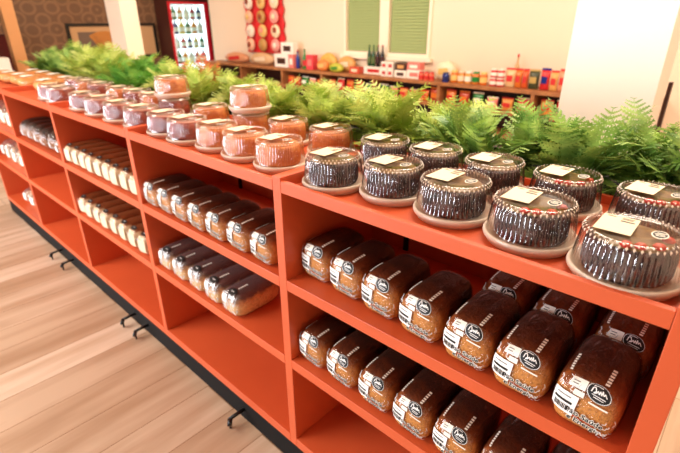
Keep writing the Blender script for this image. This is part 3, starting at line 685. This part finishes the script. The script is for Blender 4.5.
sack(-4.33, -4.05, CT, .86, (190, 190, 60), (70, 130, 40), 'low yellow green bag on the counter left of the window', 4.63, .12)
sack(-4.30, -3.95, CT, .95, (220, 160, 90), CR, 'tan bread bag behind the yellow green bag', 4.79, .14)
carton(-3.95, -3.76, CT, .83, (206, 80, 52), 'low red tray of packets under the left blind', c2=CR)
carton(-3.75, -3.38, CT, .84, WT, 'low white carton beneath the wine bottles', 4.82, .14, c2=RD)
for x, c, cap, lb in ((-3.70, (20, 70, 30), (20, 90, 40), 'left green wine bottle'), (-3.62, (20, 70, 30), (20, 90, 40), 'right green wine bottle'), (-3.535, (30, 10, 14), (150, 20, 30), 'left dark wine bottle with red cap'), (-3.45, (30, 10, 14), (150, 20, 30), 'right dark wine bottle with red cap')):
    bottle(x, 4.89, .841, .3, c, cap, lb+' before the window mullion', lab=(90, 110, 60) if c[0] == 20 else (60, 20, 26), group='wine bottles by the window', k=.1)
for i, x in enumerate((-3.29, -3.18)):
    for j in range(2): carton(x-.05, x+.05, CT+j*.1, CT+.098+j*.1, WT, '%s small white carton, %s column right of the wine bottles' % (('lower', 'upper')[j], ('left', 'right')[i]), c2=(190, 60, 60))
carton(-3.09, -2.91, .833, .93, DB, 'dark brown carton on a white one right of the wine', c2=TAN); carton(-3.1, -2.9, CT, .832, WT, 'white carton under the dark brown one', c2=DB)
carton(-2.89, -2.68, .85, .94, PK, 'upper pink carton under the right blind', c2=WT); carton(-2.89, -2.66, CT, .849, WT, 'white carton under the pink one', c2=PK)
for i, x in enumerate((-2.61, -2.53, -2.45)): jar(x, CT, .036, .11, (226, 110, 80), RD, 'pinkish red jar, %s of three before the white bags' % ('left', 'middle', 'right')[i], 4.66)
sack(-2.52, -2.22, CT, .96, (246, 228, 196), (230, 190, 110), 'heaped cream bag with yellow top right of the window', 4.8, .14)
jar(-2.25, CT, .045, .12, BL, (20, 30, 90), 'dark blue tin beside the cream bag', 4.68)
for i, (x, c, c2) in enumerate(((-2.15, OR, (240, 200, 120)), (-2.05, (222, 140, 60), CR), (-1.95, (226, 160, 80), WT), (-1.85, (222, 130, 60), GN), (-1.75, (226, 120, 50), (240, 200, 120)))):
    jar(x, CT, .047, .15, c, c2, 'orange jar, %s from left in the row of five' % ORD[i], 4.72)
for i, x in enumerate((-1.62, -1.53)):
    for j in range(2): jar(x, CT+j*.1, .043, .099, RD, WT, 'red tin with white label, %s of the %s stack' % (('bottom', 'top')[j], ('left', 'right')[i]), 4.72)
pouch(-1.49, -1.37, CT, .95, (226, 190, 140), RD, 'tan packet between the red tins and orange bags')
bottle(-1.42, 4.88, CT, .36, (206, 170, 120), RD, 'tall pale bottle with red cap behind the tan packet', k=.09)
pouch(-1.37, -1.29, CT, .95, OR, RD, 'orange snack bag with red top, left one'); pouch(-1.285, -1.215, CT, .95, (216, 90, 40), RD, 'reddish orange snack bag with red top')
pouch(-1.21, -1.09, CT, .95, (60, 66, 40), (190, 160, 90), 'dark green snack bag with tan print'); pouch(-1.08, -.975, CT, .97, (206, 40, 40), BL, 'red and blue snack bag on the counter')
pouch(-.97, -.885, CT, .95, (224, 170, 96), RD, 'tan snack bag with red top'); pouch(-.88, -.79, CT, .97, (226, 150, 110), RD, 'rightmost snack bag, pinkish with red top, beside the pillar')
pouch(-.78, -.69, CT, .96, RD, WT, 'red snack bag mostly behind the white pillar')
R = random.Random(4)
lowc = [(OR, RD, 'orange'), (RD, CR, 'red'), ((226, 150, 70), RD, 'tan'), (PK, WT, 'pink'), (GN, WT, 'green'), ((190, 70, 40), OR, 'brick red')]
x = -3.3; i = 0
for bay, (xa, xb) in enumerate(((-5.38, -4.5), (-4.4, -3.45), (-3.36, -2.34), (-2.27, -1.13), (-1.05, -.35))):
    n = int((xb-xa)/.17)
    for k in range(n):
        c, c2, nm = lowc[(k*5+bay*2) % 6]; xx = xa+.04+k*(xb-xa)/n
        pouch(xx, xx+.145, .47, .47+R.uniform(.13, .19), c, c2, '%s packet, %s from left, lower counter shelf, %s bay from the left' % (nm, ORD[k], ORD[bay]), 4.66)

# red hanging display on the back wall
t = thing('hanging_display', 'red hanging display with rows of round pale packets on the cream wall', 'display', (-6.25, 4.99, .93))
b = MB(); N = 24
vs = []; fs = []
for j in range(N+1):
    for i in range(N+1):
        vs.append((-.55+1.1*i/N+.025*math.sin(j*1.6), -.03-.02*math.sin(i*1.7)*math.sin(j*.9), 1.35*j/N))
n0 = len(vs); vs += [(x_, y_+.012, z_) for x_, y_, z_ in vs]
for j in range(N):
    for i in range(N):
        a_ = j*(N+1)+i; fs.append((a_, a_+1, a_+N+2, a_+N+1)); fs.append((n0+a_, n0+a_+N+1, n0+a_+N+2, n0+a_+1))
b.add(vs, fs, 0, True); b.build('red_backing', cm((222, 48, 52), .5), t)
pc = [(246, 190, 160), (248, 226, 190), (196, 150, 84), (250, 236, 220), (244, 160, 150), (236, 196, 120)]
for j in range(5):
    for i in range(3):
        b = MB(); b.lathe([(.1, 0), (.115, .02), (.105, .045), (.05, .058), (.004, .06)], 20)
        o = b.build('packet', cm(pc[(i*2+j*3) % 6], .35), t); pk = o; o = MB().lathe([(.0, .058), (.035, .06), (.05, .064), (.04, .07), (.004, .072)], 14, ((i-1)*.015, .02*(j % 2), 0)).build('emblem', cm(pc[(i+j*2+1) % 6] if (i+j) % 3 else (150, 70, 40), .4), pk); o = pk; o.location = (-.36+i*.36+.02*(j % 2), -.06, .14+j*.235); o.rotation_euler = (PI/2, 0, 0)

# ------------------------------------------------------------------ drinks cooler in the corner
t = thing('drinks_cooler', 'tall red drinks cooler with glass door and lit white inside', 'cooler', (-8.45, 4.75, 0))
FR = cm((206, 20, 40), .35); FW = mat('cooler_inside_white', (246, 248, 255), .4, emit=((240, 246, 255), 1.1))
b = MB(); b.box(-.53, -.5, -.45, .45, .05, 1.98); b.box(-.5, 0, -.45, -.41, .05, 1.98); b.box(-.5, 0, .41, .45, .05, 1.98); b.box(-.5, 0, -.41, .41, 1.8, 1.98); b.box(-.5, 0, -.41, .41, .05, .32)
b.build('cabinet', cm((66, 26, 18), .5), t)
MB().box(-.499, -.485, -.409, .409, .321, 1.799).build('lit_back', FW, t)
for s in (-1, 1): MB().box(-.484, -.03, min(s*.409, s*.399), max(s*.409, s*.399), .321, 1.799).build('inner_side', FW, t)
for z in (.34, .66, .96, 1.24, 1.52): MB().box(-.48, -.05, -.395, .395, z-.012, z).build('wire_shelf', cm((250, 250, 255), .4), t)
dr = MB(); dr.box(.002, .04, -.45, -.4, .3, 1.84); dr.box(.002, .04, .37, .45, .3, 1.84); dr.box(.002, .04, -.4, .37, .3, .34); dr.box(.002, .04, -.4, .37, 1.8, 1.84)
do = dr.build('door', FR, t); MB().box(.018, .022, -.399, .369, .341, 1.799).build('pane', GLASS, do); MB().box(.042, .06, -.42, -.4, .8, 1.3).build('handle', cm((230, 230, 230), .3), do)
dc = [((30, 120, 70), 'green'), ((240, 150, 40), 'orange'), ((230, 236, 240), 'clear'), ((200, 40, 60), 'red'), ((40, 60, 130), 'blue'), ((240, 210, 90), 'yellow')]
for j, z in enumerate((.66, .96, 1.24, 1.52)):
    for k in range(5):
        c, nm = dc[(k+j*2) % 6]
        bottle(-8.45-.09, 4.75-.29+k*.145, z+.0005,   .245 if j % 2 else .27, c, (240, 240, 240), '%s bottle inside the drinks cooler, %s shelf from the top' % (nm, ORD[3-j]), lab=(250, 250, 250), group='bottles inside the cooler', k=.22)

# wide black framed picture with a wheat sheaf
t = thing('framed_picture', 'wide black framed picture of a wheat sheaf on brown wallpaper', 'picture', (-8.99, 3.38, .8))
b = MB(); b.box(0, .04, -.86, -.81, 0, .65); b.box(0, .04, .81, .86, 0, .65); b.box(0, .04, -.81, .81, 0, .05); b.box(0, .04, -.81, .81, .6, .65); b.build('frame', BLK, t)
MB().box(.002, .014, -.809, .809, .051, .599).build('canvas', cm((196, 156, 112), .6), t)
b = MB()
for k in range(15):
    a = (k-7)*.085; L_ = .42
    p0 = (-.2+(k-7)*.006, .09); p1 = (p0[0]+math.sin(a)*L_, p0[1]+math.cos(a)*L_)
    b.tube([(.02, p0[0], p0[1]), (.024, (p0[0]+p1[0])/2-.2*a*.1, (p0[1]+p1[1])/2), (.02, p1[0], p1[1])], [.008, .01, .02], 6)
b.build('wheat_sheaf', cm((200, 132, 62), .7), t)
b = MB(); b.box(.0142, .016, -.68, -.34, .06, .5); b.build('grey_shape', cm((112, 92, 78), .6), t)
# dark red cabinet past the far post
t = thing('dark_cabinet', 'dark maroon cabinet beyond the beige post at the far left', 'cabinet', (-8.7, 1.15, 0))
MB().box(-.25, .2, -.35, .3, 0, 1.3).build('body', cm((70, 14, 12), .4), t, .004); MB().box(.201, .215, -.33, .28, .1, 1.27).build('door', cm((84, 18, 14), .4), t)
t = MB().box(-7.75, -7.45, .78, 1.16, 0, 1.0).build('white_crate', cm((246, 236, 224), .5), None, .01); tag(t, 'white crate standing at the far left edge before the beige post', 'crate')
